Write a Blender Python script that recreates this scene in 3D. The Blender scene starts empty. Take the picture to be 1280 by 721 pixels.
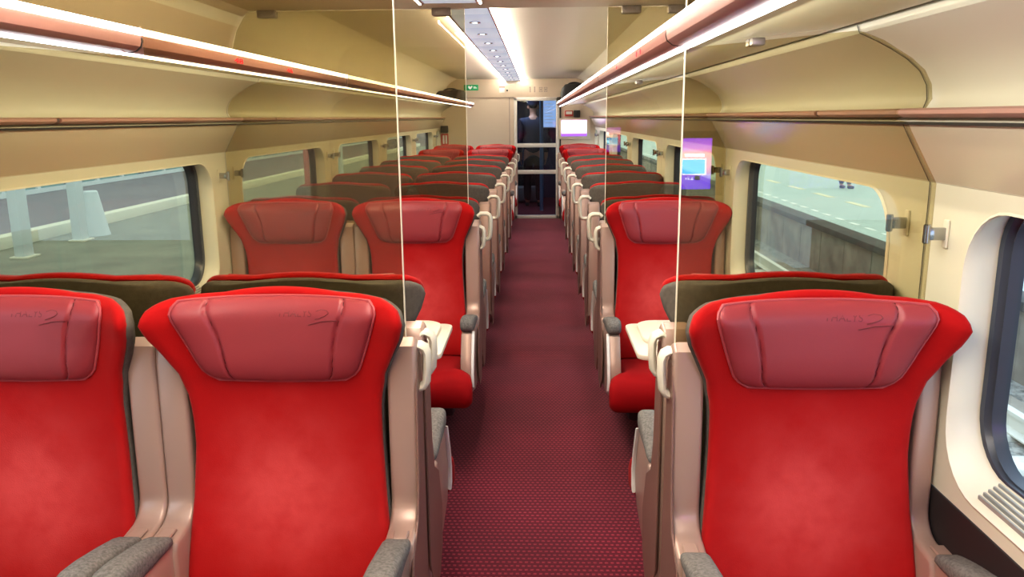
import bpy, bmesh, math, random
from mathutils import Vector, Matrix
random.seed(7)
SC = bpy.context.scene
COL = SC.collection
PI = math.pi
CH = 1.487            # eye height above the carpet
CX = -0.288          # centre line of the coach
PITCH = 1.90         # length of one wall module
SEAM0 = 1.77         # first partition

# ------------------------------------------------------------------ materials
def srgb(r, g, b):
    f = lambda c: (c / 12.92 if c <= 0.04045 else ((c + 0.055) / 1.055) ** 2.4)
    return (f(r / 255), f(g / 255), f(b / 255), 1)

def mat(name, col, rough=0.5, metal=0.0, spec=0.5, sheen=0.0, noise=None, bump=None, emit=None, coat=0.0):
    m = bpy.data.materials.new(name); m.use_nodes = True
    nt = m.node_tree; b = nt.nodes['Principled BSDF']
    b.inputs['Base Color'].default_value = col
    b.inputs['Roughness'].default_value = rough
    b.inputs['Metallic'].default_value = metal
    b.inputs['Specular IOR Level'].default_value = spec
    if sheen:
        b.inputs['Sheen Weight'].default_value = sheen
        b.inputs['Sheen Roughness'].default_value = 0.45
        b.inputs['Sheen Tint'].default_value = (1, .50, .46, 1)
    if coat: b.inputs['Coat Weight'].default_value = coat
    tc = nt.nodes.new('ShaderNodeTexCoord')
    if noise:                                   # (scale, amount)
        n = nt.nodes.new('ShaderNodeTexNoise'); n.inputs['Scale'].default_value = noise[0]
        n.inputs['Detail'].default_value = 4
        nt.links.new(tc.outputs['Object'], n.inputs['Vector'])
        r = nt.nodes.new('ShaderNodeMapRange')
        r.inputs['From Min'].default_value = 0.3; r.inputs['From Max'].default_value = 0.7
        r.inputs['To Min'].default_value = 1 - noise[1]; r.inputs['To Max'].default_value = 1 + noise[1]
        nt.links.new(n.outputs['Fac'], r.inputs['Value'])
        mx = nt.nodes.new('ShaderNodeVectorMath'); mx.operation = 'SCALE'
        mx.inputs[0].default_value = col[:3]
        nt.links.new(r.outputs['Result'], mx.inputs['Scale'])
        nt.links.new(mx.outputs['Vector'], b.inputs['Base Color'])
    if bump:                                    # (scale, strength, distance)
        n = nt.nodes.new('ShaderNodeTexNoise'); n.inputs['Scale'].default_value = bump[0]
        n.inputs['Detail'].default_value = 3
        nt.links.new(tc.outputs['Object'], n.inputs['Vector'])
        bp = nt.nodes.new('ShaderNodeBump'); bp.inputs['Strength'].default_value = bump[1]
        bp.inputs['Distance'].default_value = bump[2]
        nt.links.new(n.outputs['Fac'], bp.inputs['Height'])
        nt.links.new(bp.outputs['Normal'], b.inputs['Normal'])
    if emit:
        b.inputs['Emission Color'].default_value = emit[0]
        b.inputs['Emission Strength'].default_value = emit[1]
    return m

def glass_mat(name, tint, refl, fres=0.25, refl_col=(1, 1, 1, 1)):
    """thin pane: tinted straight-through light plus a sharp reflection"""
    m = bpy.data.materials.new(name); m.use_nodes = True
    nt = m.node_tree; nt.nodes.clear()
    out = nt.nodes.new('ShaderNodeOutputMaterial')
    tr = nt.nodes.new('ShaderNodeBsdfTransparent'); tr.inputs['Color'].default_value = tint
    gl = nt.nodes.new('ShaderNodeBsdfGlossy'); gl.inputs['Roughness'].default_value = 0.0
    gl.inputs['Color'].default_value = refl_col
    lw = nt.nodes.new('ShaderNodeLayerWeight'); lw.inputs['Blend'].default_value = 0.35
    r = nt.nodes.new('ShaderNodeMapRange')
    r.inputs['To Min'].default_value = refl; r.inputs['To Max'].default_value = refl + fres
    nt.links.new(lw.outputs['Facing'], r.inputs['Value'])
    mx = nt.nodes.new('ShaderNodeMixShader')
    nt.links.new(r.outputs['Result'], mx.inputs['Fac'])
    nt.links.new(tr.outputs[0], mx.inputs[1]); nt.links.new(gl.outputs[0], mx.inputs[2])
    nt.links.new(mx.outputs[0], out.inputs['Surface'])
    return m

def emit_mat(name, col, s):
    m = bpy.data.materials.new(name); m.use_nodes = True
    nt = m.node_tree; nt.nodes.clear()
    out = nt.nodes.new('ShaderNodeOutputMaterial'); e = nt.nodes.new('ShaderNodeEmission')
    e.inputs['Color'].default_value = col; e.inputs['Strength'].default_value = s
    nt.links.new(e.outputs[0], out.inputs['Surface'])
    return m

def math_node(nt, op, a, b=None, c=None):
    n = nt.nodes.new('ShaderNodeMath'); n.operation = op
    for i, v in enumerate((a, b, c)):
        if v is None: continue
        if isinstance(v, (int, float)): n.inputs[i].default_value = v
        else: nt.links.new(v, n.inputs[i])
    return n.outputs[0]

def carpet_mat():
    m = mat('carpet', srgb(98, 18, 38), 0.95, spec=0.1)
    nt = m.node_tree; b = nt.nodes['Principled BSDF']
    tc = nt.nodes.new('ShaderNodeTexCoord'); sp = nt.nodes.new('ShaderNodeSeparateXYZ')
    nt.links.new(tc.outputs['Object'], sp.inputs[0])
    yy = math_node(nt, 'DIVIDE', sp.outputs['Y'], 0.0235)
    row = math_node(nt, 'FLOOR', yy)
    odd = math_node(nt, 'MULTIPLY', math_node(nt, 'MODULO', row, 2.0), 0.5)
    xx = math_node(nt, 'ADD', math_node(nt, 'DIVIDE', sp.outputs['X'], 0.0195), odd)
    fx = math_node(nt, 'FRACT', xx); fy = math_node(nt, 'FRACT', yy)
    dx = math_node(nt, 'ABSOLUTE', math_node(nt, 'SUBTRACT', fx, 0.5))
    dy = math_node(nt, 'ABSOLUTE', math_node(nt, 'SUBTRACT', fy, 0.5))
    inx = math_node(nt, 'LESS_THAN', dx, 0.27); iny = math_node(nt, 'LESS_THAN', dy, 0.2)
    dash = math_node(nt, 'MULTIPLY', inx, iny)
    # woven lines between the dashes
    line = math_node(nt, 'MULTIPLY', math_node(nt, 'GREATER_THAN', dy, 0.40), 0.55)
    n = nt.nodes.new('ShaderNodeTexNoise'); n.inputs['Scale'].default_value = 2.2; n.inputs['Detail'].default_value = 5
    nt.links.new(tc.outputs['Object'], n.inputs['Vector'])
    nf = nt.nodes.new('ShaderNodeTexNoise'); nf.inputs['Scale'].default_value = 160
    nt.links.new(tc.outputs['Object'], nf.inputs['Vector'])
    dash = math_node(nt, 'MULTIPLY', dash, math_node(nt, 'MULTIPLY_ADD', nf.outputs['Fac'], 1.2, -0.05))
    mx = nt.nodes.new('ShaderNodeMix'); mx.data_type = 'RGBA'
    mx.inputs['A'].default_value = srgb(88, 13, 34); mx.inputs['B'].default_value = srgb(172, 64, 80)
    nt.links.new(dash, mx.inputs['Factor'])
    mx2 = nt.nodes.new('ShaderNodeMix'); mx2.data_type = 'RGBA'; mx2.blend_type = 'MULTIPLY'
    nt.links.new(mx.outputs['Result'], mx2.inputs['A']); mx2.inputs['B'].default_value = (.42, .3, .38, 1)
    nt.links.new(line, mx2.inputs['Factor'])
    mx3 = nt.nodes.new('ShaderNodeVectorMath'); mx3.operation = 'SCALE'
    nt.links.new(mx2.outputs['Result'], mx3.inputs[0])
    nt.links.new(math_node(nt, 'MULTIPLY_ADD', n.outputs['Fac'], 1.1, 0.42), mx3.inputs['Scale'])
    nt.links.new(mx3.outputs['Vector'], b.inputs['Base Color'])
    bp = nt.nodes.new('ShaderNodeBump'); bp.inputs['Strength'].default_value = 0.4; bp.inputs['Distance'].default_value = 0.003
    nt.links.new(math_node(nt, 'ADD', dash, nf.outputs['Fac']), bp.inputs['Height'])
    nt.links.new(bp.outputs['Normal'], b.inputs['Normal'])
    b.inputs['Sheen Weight'].default_value = 0.35
    b.inputs['Sheen Tint'].default_value = (1, .55, .6, 1)
    return m

def velvet_mat(name, col, pale_mid):
    """plush cloth, paler towards the lower middle of the back (object space of the seat part)"""
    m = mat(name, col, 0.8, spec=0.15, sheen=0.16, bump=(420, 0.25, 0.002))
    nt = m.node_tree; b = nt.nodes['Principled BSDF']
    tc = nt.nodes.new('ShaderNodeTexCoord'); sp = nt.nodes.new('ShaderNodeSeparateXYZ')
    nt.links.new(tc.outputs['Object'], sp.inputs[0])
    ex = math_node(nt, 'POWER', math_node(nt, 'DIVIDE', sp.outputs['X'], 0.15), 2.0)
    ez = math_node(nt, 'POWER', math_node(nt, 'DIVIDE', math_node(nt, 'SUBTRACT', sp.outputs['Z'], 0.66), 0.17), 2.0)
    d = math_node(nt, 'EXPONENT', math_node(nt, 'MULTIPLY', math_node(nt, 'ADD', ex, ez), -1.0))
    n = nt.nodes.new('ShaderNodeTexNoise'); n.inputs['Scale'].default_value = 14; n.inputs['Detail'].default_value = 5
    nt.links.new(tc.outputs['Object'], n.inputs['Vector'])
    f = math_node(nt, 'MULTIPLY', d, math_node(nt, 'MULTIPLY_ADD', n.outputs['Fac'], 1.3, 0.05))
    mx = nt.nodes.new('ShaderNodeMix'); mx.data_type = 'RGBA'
    mx.inputs['A'].default_value = col; mx.inputs['B'].default_value = pale_mid
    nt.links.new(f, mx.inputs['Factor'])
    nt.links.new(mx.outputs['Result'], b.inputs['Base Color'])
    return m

M = {}
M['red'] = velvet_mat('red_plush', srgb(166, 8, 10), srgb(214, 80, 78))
M['red2'] = mat('red_plush_cushion', srgb(150, 4, 12), 0.8, spec=0.15, sheen=0.05, bump=(420, .25, .002))
M['leather'] = mat('headrest_leather', srgb(148, 54, 60), 0.42, spec=0.45, bump=(260, .12, .001))
M['piping'] = mat('headrest_piping', srgb(176, 76, 80), 0.45)
M['seamred'] = mat('seam_thread', srgb(72, 16, 22), 0.7)
M['rosebrown'] = mat('rose_brown_shell', srgb(134, 102, 90), 0.38, metal=0.15)
M['emboss'] = mat('embossed_leather', srgb(118, 36, 42), 0.45)
M['char'] = mat('charcoal_fabric', srgb(96, 90, 83), 0.95, spec=0.1, noise=(90, .12), bump=(300, .3, .002))
M['arm'] = mat('grey_wool', srgb(116, 113, 109), 0.95, spec=0.1, noise=(150, .3), bump=(300, .5, .002))
M['rose'] = mat('rose_beige_plastic', srgb(178, 150, 136), 0.33, metal=0.25, spec=0.5)
M['roserail'] = mat('rose_rail', srgb(188, 140, 126), 0.4, spec=0.5)
M['rosebar'] = mat('rose_bar', srgb(170, 122, 112), 0.4, spec=0.5)
M['cream'] = mat('cream_plastic', srgb(222, 216, 196), 0.38)
M['table'] = mat('table_cream', srgb(226, 216, 196), 0.35)
M['dark'] = mat('dark_metal', srgb(38, 32, 32), 0.6)
M['wall'] = mat('cream_wall', srgb(218, 215, 194), 0.42, spec=0.4)
M['surround'] = mat('window_surround', srgb(228, 222, 202), 0.38, spec=0.45)
M['pelmet'] = mat('pelmet', srgb(217, 207, 182), 0.2, spec=0.6)
M['ceil'] = mat('ceiling', srgb(240, 234, 219), 0.5)
M['portal'] = mat('portal_beige', srgb(217, 200, 178), 0.5)
M['seam'] = mat('seam_dark', srgb(40, 34, 28), 0.7)
M['heater'] = mat('lower_panel_black', srgb(30, 22, 22), 0.6)
M['gasket'] = mat('gasket_bluish', srgb(58, 64, 76), 0.3)  # bluish tone of a reflection put into the gasket colour
M['gasket2'] = mat('gasket_grey', srgb(160, 164, 160), 0.3, metal=.3)
M['steel'] = mat('steel', srgb(168, 168, 168), 0.16, metal=1.0)
M['clamp'] = mat('clamp_grey', srgb(150, 142, 134), 0.4, metal=0.6)
M['carpet'] = carpet_mat()
M['black'] = mat('black_cloth', srgb(22, 21, 22), 0.8, noise=(20, .3))
M['white'] = mat('white_paint', srgb(232, 230, 226), 0.45)
M['frame'] = mat('door_frame', srgb(228, 223, 214), 0.4)
M['led'] = emit_mat('led_strip', (1.0, .96, .90, 1), 5.0)
M['led_cool'] = emit_mat('led_strip_cool', (.94, .95, 1.0, 1), 6.5)
M['glow'] = emit_mat('ceiling_glow', (1.0, .91, .77, 1), 85.0)
M['ceilstrip'] = mat('ceiling_strip', srgb(186, 196, 210), 0.35, emit=((.62, .70, .86, 1), .45))
M['spot'] = emit_mat('downlight', (.95, .97, 1, 1), 9.0)
M['glass'] = glass_mat('partition_glass', (.79, .75, .61, 1), 0.035, .16)
M['glassedge'] = mat('glass_edge', srgb(236, 228, 204), 0.3, emit=((1, .95, .82, 1), .02))  # pale colour and faint glow stand for the highlight along the edge
M['wglass'] = glass_mat('window_glass', (.90, .97, .95, 1), 0.025, .10)
M['dglass'] = glass_mat('door_glass', (.74, .80, .88, 1), 0.03, .10)
M['shelfglass'] = mat('rack_shelf', srgb(205, 200, 164), 0.25, spec=0.5)
M['red_digit'] = emit_mat('red_digits', (1, .03, .06, 1), 2.2)
M['green'] = mat('exit_green', srgb(24, 140, 84), 0.4, emit=(srgb(24, 150, 90), .25))
M['signwhite'] = mat('sign_white', srgb(240, 240, 236), 0.4, emit=((1, 1, 1, 1), .2))
M['grey_mark'] = mat('grey_mark', srgb(168, 150, 136), 0.5)
M['red_sign'] = mat('red_sign', srgb(190, 60, 52), 0.5)
M['asphalt'] = mat('asphalt', srgb(128, 128, 112), 0.9, noise=(1.3, .2), bump=(60, .3, .004))
M['road'] = mat('brown_road', srgb(112, 96, 94), 0.9, noise=(.7, .2))
M['kerb'] = mat('kerb_cream', srgb(222, 218, 198), 0.8)
M['post'] = mat('post_white', srgb(206, 214, 218), 0.5)
M['teal'] = mat('teal_glazing', srgb(92, 136, 130), 0.2, noise=(.6, .4))
M['ballast'] = mat('ballast', srgb(150, 148, 140), 0.95, noise=(14, .55), bump=(16, 1.0, .05))
M['concrete'] = mat('concrete', srgb(152, 142, 128), 0.9, noise=(3, .3), bump=(20, .3, .01))
M['conc_dark'] = mat('concrete_dark', srgb(84, 80, 74), 0.9, noise=(3, .3))
M['platform'] = mat('platform_pale', srgb(184, 198, 192), 0.85, noise=(1.5, .06))
M['tactile'] = mat('tactile_white', srgb(240, 242, 236), 0.8)
M['tactile_y'] = mat('tactile_cream', srgb(236, 226, 190), 0.8)
M['rail'] = mat('rail_steel', srgb(226, 222, 208), 0.45, metal=0.2)
M['sleeper'] = mat('sleeper', srgb(214, 212, 200), 0.9, noise=(8, .2))
M['navy'] = mat('navy_cloth', srgb(34, 40, 66), 0.85)
M['skin'] = mat('skin', srgb(190, 140, 115), 0.55)
M['hair'] = mat('dark_hair', srgb(30, 24, 22), 0.7)
M['shoe'] = mat('shoe_black', srgb(18, 18, 20), 0.4)
M['blue'] = mat('blue_pole', srgb(96, 140, 180), 0.35)
M['poster'] = mat('poster_blue', srgb(150, 180, 214), 0.5, emit=(srgb(165, 190, 225), 1.0))  # glow added to the printed sheet so it reads paler
M['vest'] = mat('vestibule_wall', srgb(60, 62, 86), 0.5)
M['case_grey'] = mat('case_grey', srgb(120, 122, 126), 0.35)
M['greenery'] = mat('dark_green', srgb(62, 78, 66), 0.9, noise=(1, .4))

# ------------------------------------------------------------------ helpers
def tag(o, label=None, cat=None, group=None, kind=None):
    if label: o['label'] = label
    if cat: o['category'] = cat
    if group: o['group'] = group
    if kind: o['kind'] = kind
    return o

def obj(name, bm, m, parent=None, smooth=0.6):
    me = bpy.data.meshes.new(name)
    bmesh.ops.recalc_face_normals(bm, faces=bm.faces)
    bm.to_mesh(me); bm.free()
    for x in (m if isinstance(m, (list, tuple)) else [m]): me.materials.append(M[x])
    if smooth:
        me.shade_smooth(); me.set_sharp_from_angle(angle=smooth)
    o = bpy.data.objects.new(name, me); COL.objects.link(o)
    if parent: o.parent = parent
    return o

def empty(name, loc=(0, 0, 0), rz=0):
    o = bpy.data.objects.new(name, None); COL.objects.link(o)
    o.location = loc; o.rotation_euler = (0, 0, rz); o.empty_display_size = .1
    return o

def thing(name, label, cat, loc=(0, 0, 0), rz=0, group=None):
    return tag(empty(name, loc, rz), label, cat, group)

def struct(name, bm, m, smooth=0.6):
    return tag(obj(name, bm, m, None, smooth), kind='structure')

def B(): return bmesh.new()

def add_box(bm, a, b, bev=0.0, seg=2, mi=0):
    a, b = [min(p, q) for p, q in zip(a, b)], [max(p, q) for p, q in zip(a, b)]
    t = bmesh.new()
    bmesh.ops.create_cube(t, size=1)
    for v in t.verts:
        v.co = Vector([a[i] + (v.co[i] + .5) * (b[i] - a[i]) for i in range(3)])
    if bev: bmesh.ops.bevel(t, geom=t.edges[:], offset=bev, segments=seg, profile=.5, affect='EDGES')
    merge(bm, t, mi)
    return bm

def merge(bm, t, mi=0, mtx=None):
    if mtx: bmesh.ops.transform(t, matrix=mtx, verts=t.verts)
    vs = [bm.verts.new(v.co) for v in t.verts]
    t.verts.index_update()
    for f in t.faces:
        try:
            g = bm.faces.new([vs[v.index] for v in f.verts]); g.material_index = mi
        except ValueError: pass
    t.free()

def box(a, b, bev=0.0, seg=2): return add_box(B(), a, b, bev, seg)

def add_prism(bm, pts, axis, lo, hi, bev=0.0, seg=2, mi=0):
    """pts 2-D, extruded along axis 0 (pts are y,z) / 1 (x,z) / 2 (x,y)"""
    t = bmesh.new()
    def P(p, d):
        return {0: (d, p[0], p[1]), 1: (p[0], d, p[1]), 2: (p[0], p[1], d)}[axis]
    A = [t.verts.new(P(p, lo)) for p in pts]; Bv = [t.verts.new(P(p, hi)) for p in pts]
    n = len(pts)
    t.faces.new(A); t.faces.new(Bv[::-1])
    for i in range(n): t.faces.new((A[i], Bv[i], Bv[(i + 1) % n], A[(i + 1) % n]))
    bmesh.ops.recalc_face_normals(t, faces=t.faces)
    if bev:
        ed = [e for e in t.edges if any(len(f.verts) == n for f in e.link_faces)] if n > 4 else t.edges[:]
        bmesh.ops.bevel(t, geom=ed, offset=bev, segments=seg, profile=.5, affect='EDGES')
    merge(bm, t, mi)
    return bm

def prism(*a, **k): return add_prism(B(), *a, **k)

def add_tube(bm, path, r, n=8, closed=False, flat=None, mi=0):
    P = [Vector(p) for p in path]; N = len(P); rings = []
    up = None
    for i, p in enumerate(P):
        if closed: d = P[(i + 1) % N] - P[i - 1]
        else: d = P[min(i + 1, N - 1)] - P[max(i - 1, 0)]
        d.normalize()
        if up is None:
            up = Vector((0, 0, 1)) if abs(d.z) < .9 else Vector((0, 1, 0))
        s = d.cross(up); s.normalize(); up = s.cross(d); up.normalize()
        rr = r[i] if isinstance(r, (list, tuple)) else r
        rings.append([bm.verts.new(p + s * math.cos(2 * PI * k / n) * rr + up * math.sin(2 * PI * k / n) * rr * (flat or 1)) for k in range(n)])
    for i in range(N if closed else N - 1):
        a, b = rings[i], rings[(i + 1) % N]
        for k in range(n):
            f = bm.faces.new((a[k], a[(k + 1) % n], b[(k + 1) % n], b[k])); f.material_index = mi
    if not closed:
        for rg in (rings[0], rings[-1]):
            f = bm.faces.new(rg); f.material_index = mi
    return bm

def tube(*a, **k): return add_tube(B(), *a, **k)

def add_lathe(bm, prof, c, n=20, mi=0):
    rings = []
    for r, z in prof:
        rings.append([bm.verts.new((c[0] + r * math.cos(2 * PI * k / n), c[1] + r * math.sin(2 * PI * k / n), c[2] + z)) for k in range(n)])
    for a, b in zip(rings, rings[1:]):
        for k in range(n):
            f = bm.faces.new((a[k], a[(k + 1) % n], b[(k + 1) % n], b[k])); f.material_index = mi
    for rg in (rings[0], rings[-1]):
        f = bm.faces.new(rg); f.material_index = mi
    return bm

def rrect(x0, x1, y0, y1, r, n=6):
    out = []
    for cx, cy, a in ((x1 - r, y1 - r, 0), (x0 + r, y1 - r, PI / 2), (x0 + r, y0 + r, PI), (x1 - r, y0 + r, 1.5 * PI)):
        for k in range(n + 1):
            t = a + PI / 2 * k / n
            out.append((cx + r * math.cos(t), cy + r * math.sin(t)))
    return out

def interp(tab, h):
    if h <= tab[0][0]: return tab[0][1]
    for (a, p), (b, q) in zip(tab, tab[1:]):
        if h <= b:
            t = (h - a) / (b - a); t = t * t * (3 - 2 * t) * .5 + t * .5
            return p + (q - p) * t
    return tab[-1][1]

def dup(root, name=None):
    r = root.copy(); COL.objects.link(r)
    for ch in list(root.children):
        c = ch.copy(); COL.objects.link(c); c.parent = r
        for g in list(ch.children):
            d = g.copy(); COL.objects.link(d); d.parent = c
    return r

def text_mesh(name, body, size, m, place, parent=None, align='LEFT', shear=0.0, extrude=0.0, space=1.0):
    cu = bpy.data.curves.new(name, 'FONT'); cu.body = body; cu.size = size; cu.align_x = align
    cu.shear = shear; cu.extrude = extrude; cu.space_character = space
    t = bpy.data.objects.new(name, cu); COL.objects.link(t)
    bpy.context.view_layer.update()
    me = bpy.data.meshes.new_from_object(t.evaluated_get(bpy.context.evaluated_depsgraph_get()))
    bpy.data.objects.remove(t); bpy.data.curves.remove(cu)
    for v in me.vertices: v.co = Vector(place(v.co))
    me.materials.clear(); me.materials.append(M[m])
    o = bpy.data.objects.new(name, me); COL.objects.link(o)
    if parent: o.parent = parent
    return o

# ------------------------------------------------------------------ the seat
# local frame: sitter faces -Y, y = 0 is the plane shared with the seat back-to-back with it
WT = [(.40, .222), (.58, .216), (.70, .206), (.80, .201), (.88, .203), (.95, .217), (1.00, .240), (1.04, .258), (1.075, .267),
      (1.095, .262), (1.109, .246), (1.117, .222), (1.122, .175), (1.1235, .12)]
YF = [(.40, -.17), (.50, -.145), (.60, -.115), (.70, -.095), (.80, -.085), (.90, -.085), (1.0, -.088), (1.08, -.086), (1.124, -.080)]
WG = [(.40, .03), (.60, .022), (.80, .020), (.90, .032), (1.0, .062), (1.08, .088), (1.11, .080), (1.124, .062)]
def WHALF(h): return interp(WT, h)
def YFRONT(x, h):
    u = min(1, abs(x) / .27)
    return interp(YF, h) - interp(WG, h) * u ** 2.3

def closed_sheet(front, back, nu, hs, rim, steps=4):
    """two surfaces front(u,h)/back(u,h) over the same outline, joined by a rounded rim"""
    bm = B(); nv = len(hs)
    U = [-1 + 2 * i / nu for i in range(nu + 1)]
    F = [[Vector(front(u, h)) for u in U] for h in hs]
    K = [[Vector(back(u, h)) for u in U] for h in hs]
    VF = [[bm.verts.new(p) for p in r] for r in F]; VK = [[bm.verts.new(p) for p in r] for r in K]
    for i in range(nv - 1):
        for j in range(nu):
            bm.faces.new((VF[i][j], VF[i][j + 1], VF[i + 1][j + 1], VF[i + 1][j]))
            bm.faces.new((VK[i][j], VK[i + 1][j], VK[i + 1][j + 1], VK[i][j + 1]))
    loop = [(i, 0) for i in range(nv)] + [(nv - 1, j) for j in range(1, nu + 1)] + [(i, nu) for i in range(nv - 2, -1, -1)] + [(0, j) for j in range(nu - 1, 0, -1)]
    n = len(loop); prev = [VF[i][j] for i, j in loop]
    mids = [(F[i][j] + K[i][j]) / 2 for i, j in loop]
    nrm = []
    for k in range(n):
        d = mids[(k + 1) % n] - mids[k - 1]
        v = Vector((-d.z, 0, d.x)); v.normalize(); nrm.append(v)
    cen = sum(mids, Vector()) / n
    if sum(nv_.dot(m_ - cen) for nv_, m_ in zip(nrm, mids)) < 0: nrm = [-v for v in nrm]
    for s in range(1, steps + 1):
        if s == steps: cur = [VK[i][j] for i, j in loop]
        else:
            t = s / steps; cur = []
            for k, (i, j) in enumerate(loop):
                p = F[i][j].lerp(K[i][j], .5 - .5 * math.cos(PI * t)) + nrm[k] * rim * math.sin(PI * t)
                cur.append(bm.verts.new(p))
        for k in range(n):
            bm.faces.new((prev[k], prev[(k + 1) % n], cur[(k + 1) % n], cur[k]))
        prev = cur
    return bm

HS = [.42, .48, .54, .60, .66, .72, .78, .83, .87, .90, .925, .95, .975, 1.0, 1.02, 1.04, 1.06, 1.075, 1.088, 1.098, 1.106, 1.112, 1.117, 1.120, 1.122, 1.1235]
def crown(u, h):                   # the top edge is a shallow arc
    t = max(0, (h - 1.0) / .1235)
    return -.010 * u * u * t

def cover_front(u, h):
    x = u * WHALF(h); return (x, YFRONT(x, h), h + crown(u, h))
def cover_back(u, h):
    x = u * WHALF(h); return (x, YFRONT(x, h) + .032, h + crown(u, h))
def shell_front(u, h):
    x = u * (WHALF(h) + .008); return (x, YFRONT(x, h) + .022, h - .009 + crown(u, h))
YR = [(.40, -.03), (.6, -.012), (.9, -.010), (1.0, -.014), (1.08, -.018), (1.124, -.024)]
def shell_back(u, h):
    x = u * (WHALF(h) + .004); a = interp(YR, h)
    b = YFRONT(x, h) + .062
    t = abs(u) ** 3
    return (x, max(a * (1 - t) + b * t, YFRONT(x, h) + .05), h - .004 + crown(u, h))

# headrest pad
def hr_half(t):
    w = .158 + (.226 - .158) * (t ** .85)
    return w
def hr_point(s, t, lift=1.0):
    # rounded corners
    k = 1.0
    if t > .82: k = 1 - .10 * ((t - .82) / .18) ** 2.2
    if t < .16: k = 1 - .12 * ((.16 - t) / .16) ** 2.0
    x = s * hr_half(t) * k
    h = .932 + .182 * t - .006 * (1 - s * s) * (1 - t) + .003 * (1 - s * s) * t
    th = .030 * max(0, 1 - abs(s) ** 7) ** .5 * max(0, 1 - abs(2 * t - 1) ** 5) ** .5
    g = abs(abs(s) - (.63 + .075 * (2 * t - 1) ** 2)) / .016
    th -= .009 * math.exp(-g * g)
    return Vector((x, YFRONT(x, h) - max(th, 0) * lift - .001, h))
def hr_surface(x, h):
    t = min(1, max(0, (h - .929) / .184)); s = max(-1, min(1, x / hr_half(t)))
    return hr_point(s, t).y

def headrest_bm():
    bm = B(); nu, nv = 96, 26
    V = [[bm.verts.new(hr_point(-1 + 2 * j / nu, .5 - .5 * math.cos(PI * i / nv))) for j in range(nu + 1)] for i in range(nv + 1)]
    W = [[bm.verts.new(hr_point(-1 + 2 * j / nu, .5 - .5 * math.cos(PI * i / nv), 0) + Vector((0, .012, 0))) for j in range(nu + 1)] for i in range(nv + 1)]
    for i in range(nv):
        for j in range(nu):
            bm.faces.new((V[i][j], V[i][j + 1], V[i + 1][j + 1], V[i + 1][j]))
    loop = [(0, j) for j in range(nu + 1)] + [(i, nu) for i in range(1, nv + 1)] + [(nv, j) for j in range(nu - 1, -1, -1)] + [(i, 0) for i in range(nv - 1, 0, -1)]
    n = len(loop)
    for k in range(n):
        (a, b), (c, d) = loop[k], loop[(k + 1) % n]
        bm.faces.new((V[a][b], V[c][d], W[c][d], W[a][b]))
    used = {W[a][b] for a, b in loop}
    for r in W:
        for v in r:
            if v not in used: bm.verts.remove(v)
    return bm
def piping_bm():
    pts = []; n = 30
    pts += [hr_point(-1 + 2 * k / n, 0) for k in range(n)]
    pts += [hr_point(1, k / 14) for k in range(14)]
    pts += [hr_point(1 - 2 * k / n, 1) for k in range(n)]
    pts += [hr_point(-1, 1 - k / 14) for k in range(14)]
    pts = [p + Vector((0, -.003, 0)) for p in pts]
    return tube(pts, .0030, 6, closed=True)
def seam_bm(sg):
    pts = []
    for k in range(25):
        t = .015 + .97 * k / 24
        p = hr_point(sg * (.63 + .075 * (2 * t - 1) ** 2), t); pts.append(p + Vector((0, .0006, 0)))
    return tube(pts, .0022, 6)
def swoosh_bm():
    bm = B()
    def surf(p): return (p[0], hr_surface(p[0], p[1]) - .0008, p[1])
    a = [(.088, 1.090), (.100, 1.0935), (.112, 1.092), (.116, 1.087), (.108, 1.081), (.094, 1.0755), (.086, 1.0735)]
    b = [(.070, 1.0610), (.085, 1.0650), (.100, 1.0690), (.118, 1.0715), (.134, 1.0725)]
    for path in (a, b):
        pp = []
        for p, q in zip(path, path[1:]):
            for k in range(4): pp.append((p[0] + (q[0] - p[0]) * k / 4, p[1] + (q[1] - p[1]) * k / 4))
        pp.append(path[-1])
        add_tube(bm, [surf(p) for p in pp], .0012, 6)
    return bm

def console_bm(s, outer):
    """moulded side console: upright behind the arm, sweeping forward under the arm pad"""
    x0, x1 = s * .224, s * outer
    up = [(-.012, .36), (-.008, .98), (-.022, 1.005), (-.050, 1.015), (-.074, 1.000), (-.080, .96), (-.088, .655)]
    for k in range(1, 7):
        a = PI / 2 * k / 6
        up.append((-.088 - .05 * (1 - math.cos(a)), .655 - .055 * math.sin(a)))
    up += [(-.195, .594), (-.205, .57), (-.20, .30), (-.10, .285)]
    bm = prism(up, 0, x0, x1, bev=.010, seg=3)
    arm = [(-.19, .590), (-.30, .592), (-.405, .600), (-.440, .590), (-.490, .50), (-.515, .43), (-.510, .385), (-.46, .335), (-.30, .295), (-.19, .290)]
    add_prism(bm, arm, 0, s * .232, s * (outer - .010), bev=.008, seg=2)
    return bm

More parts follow.
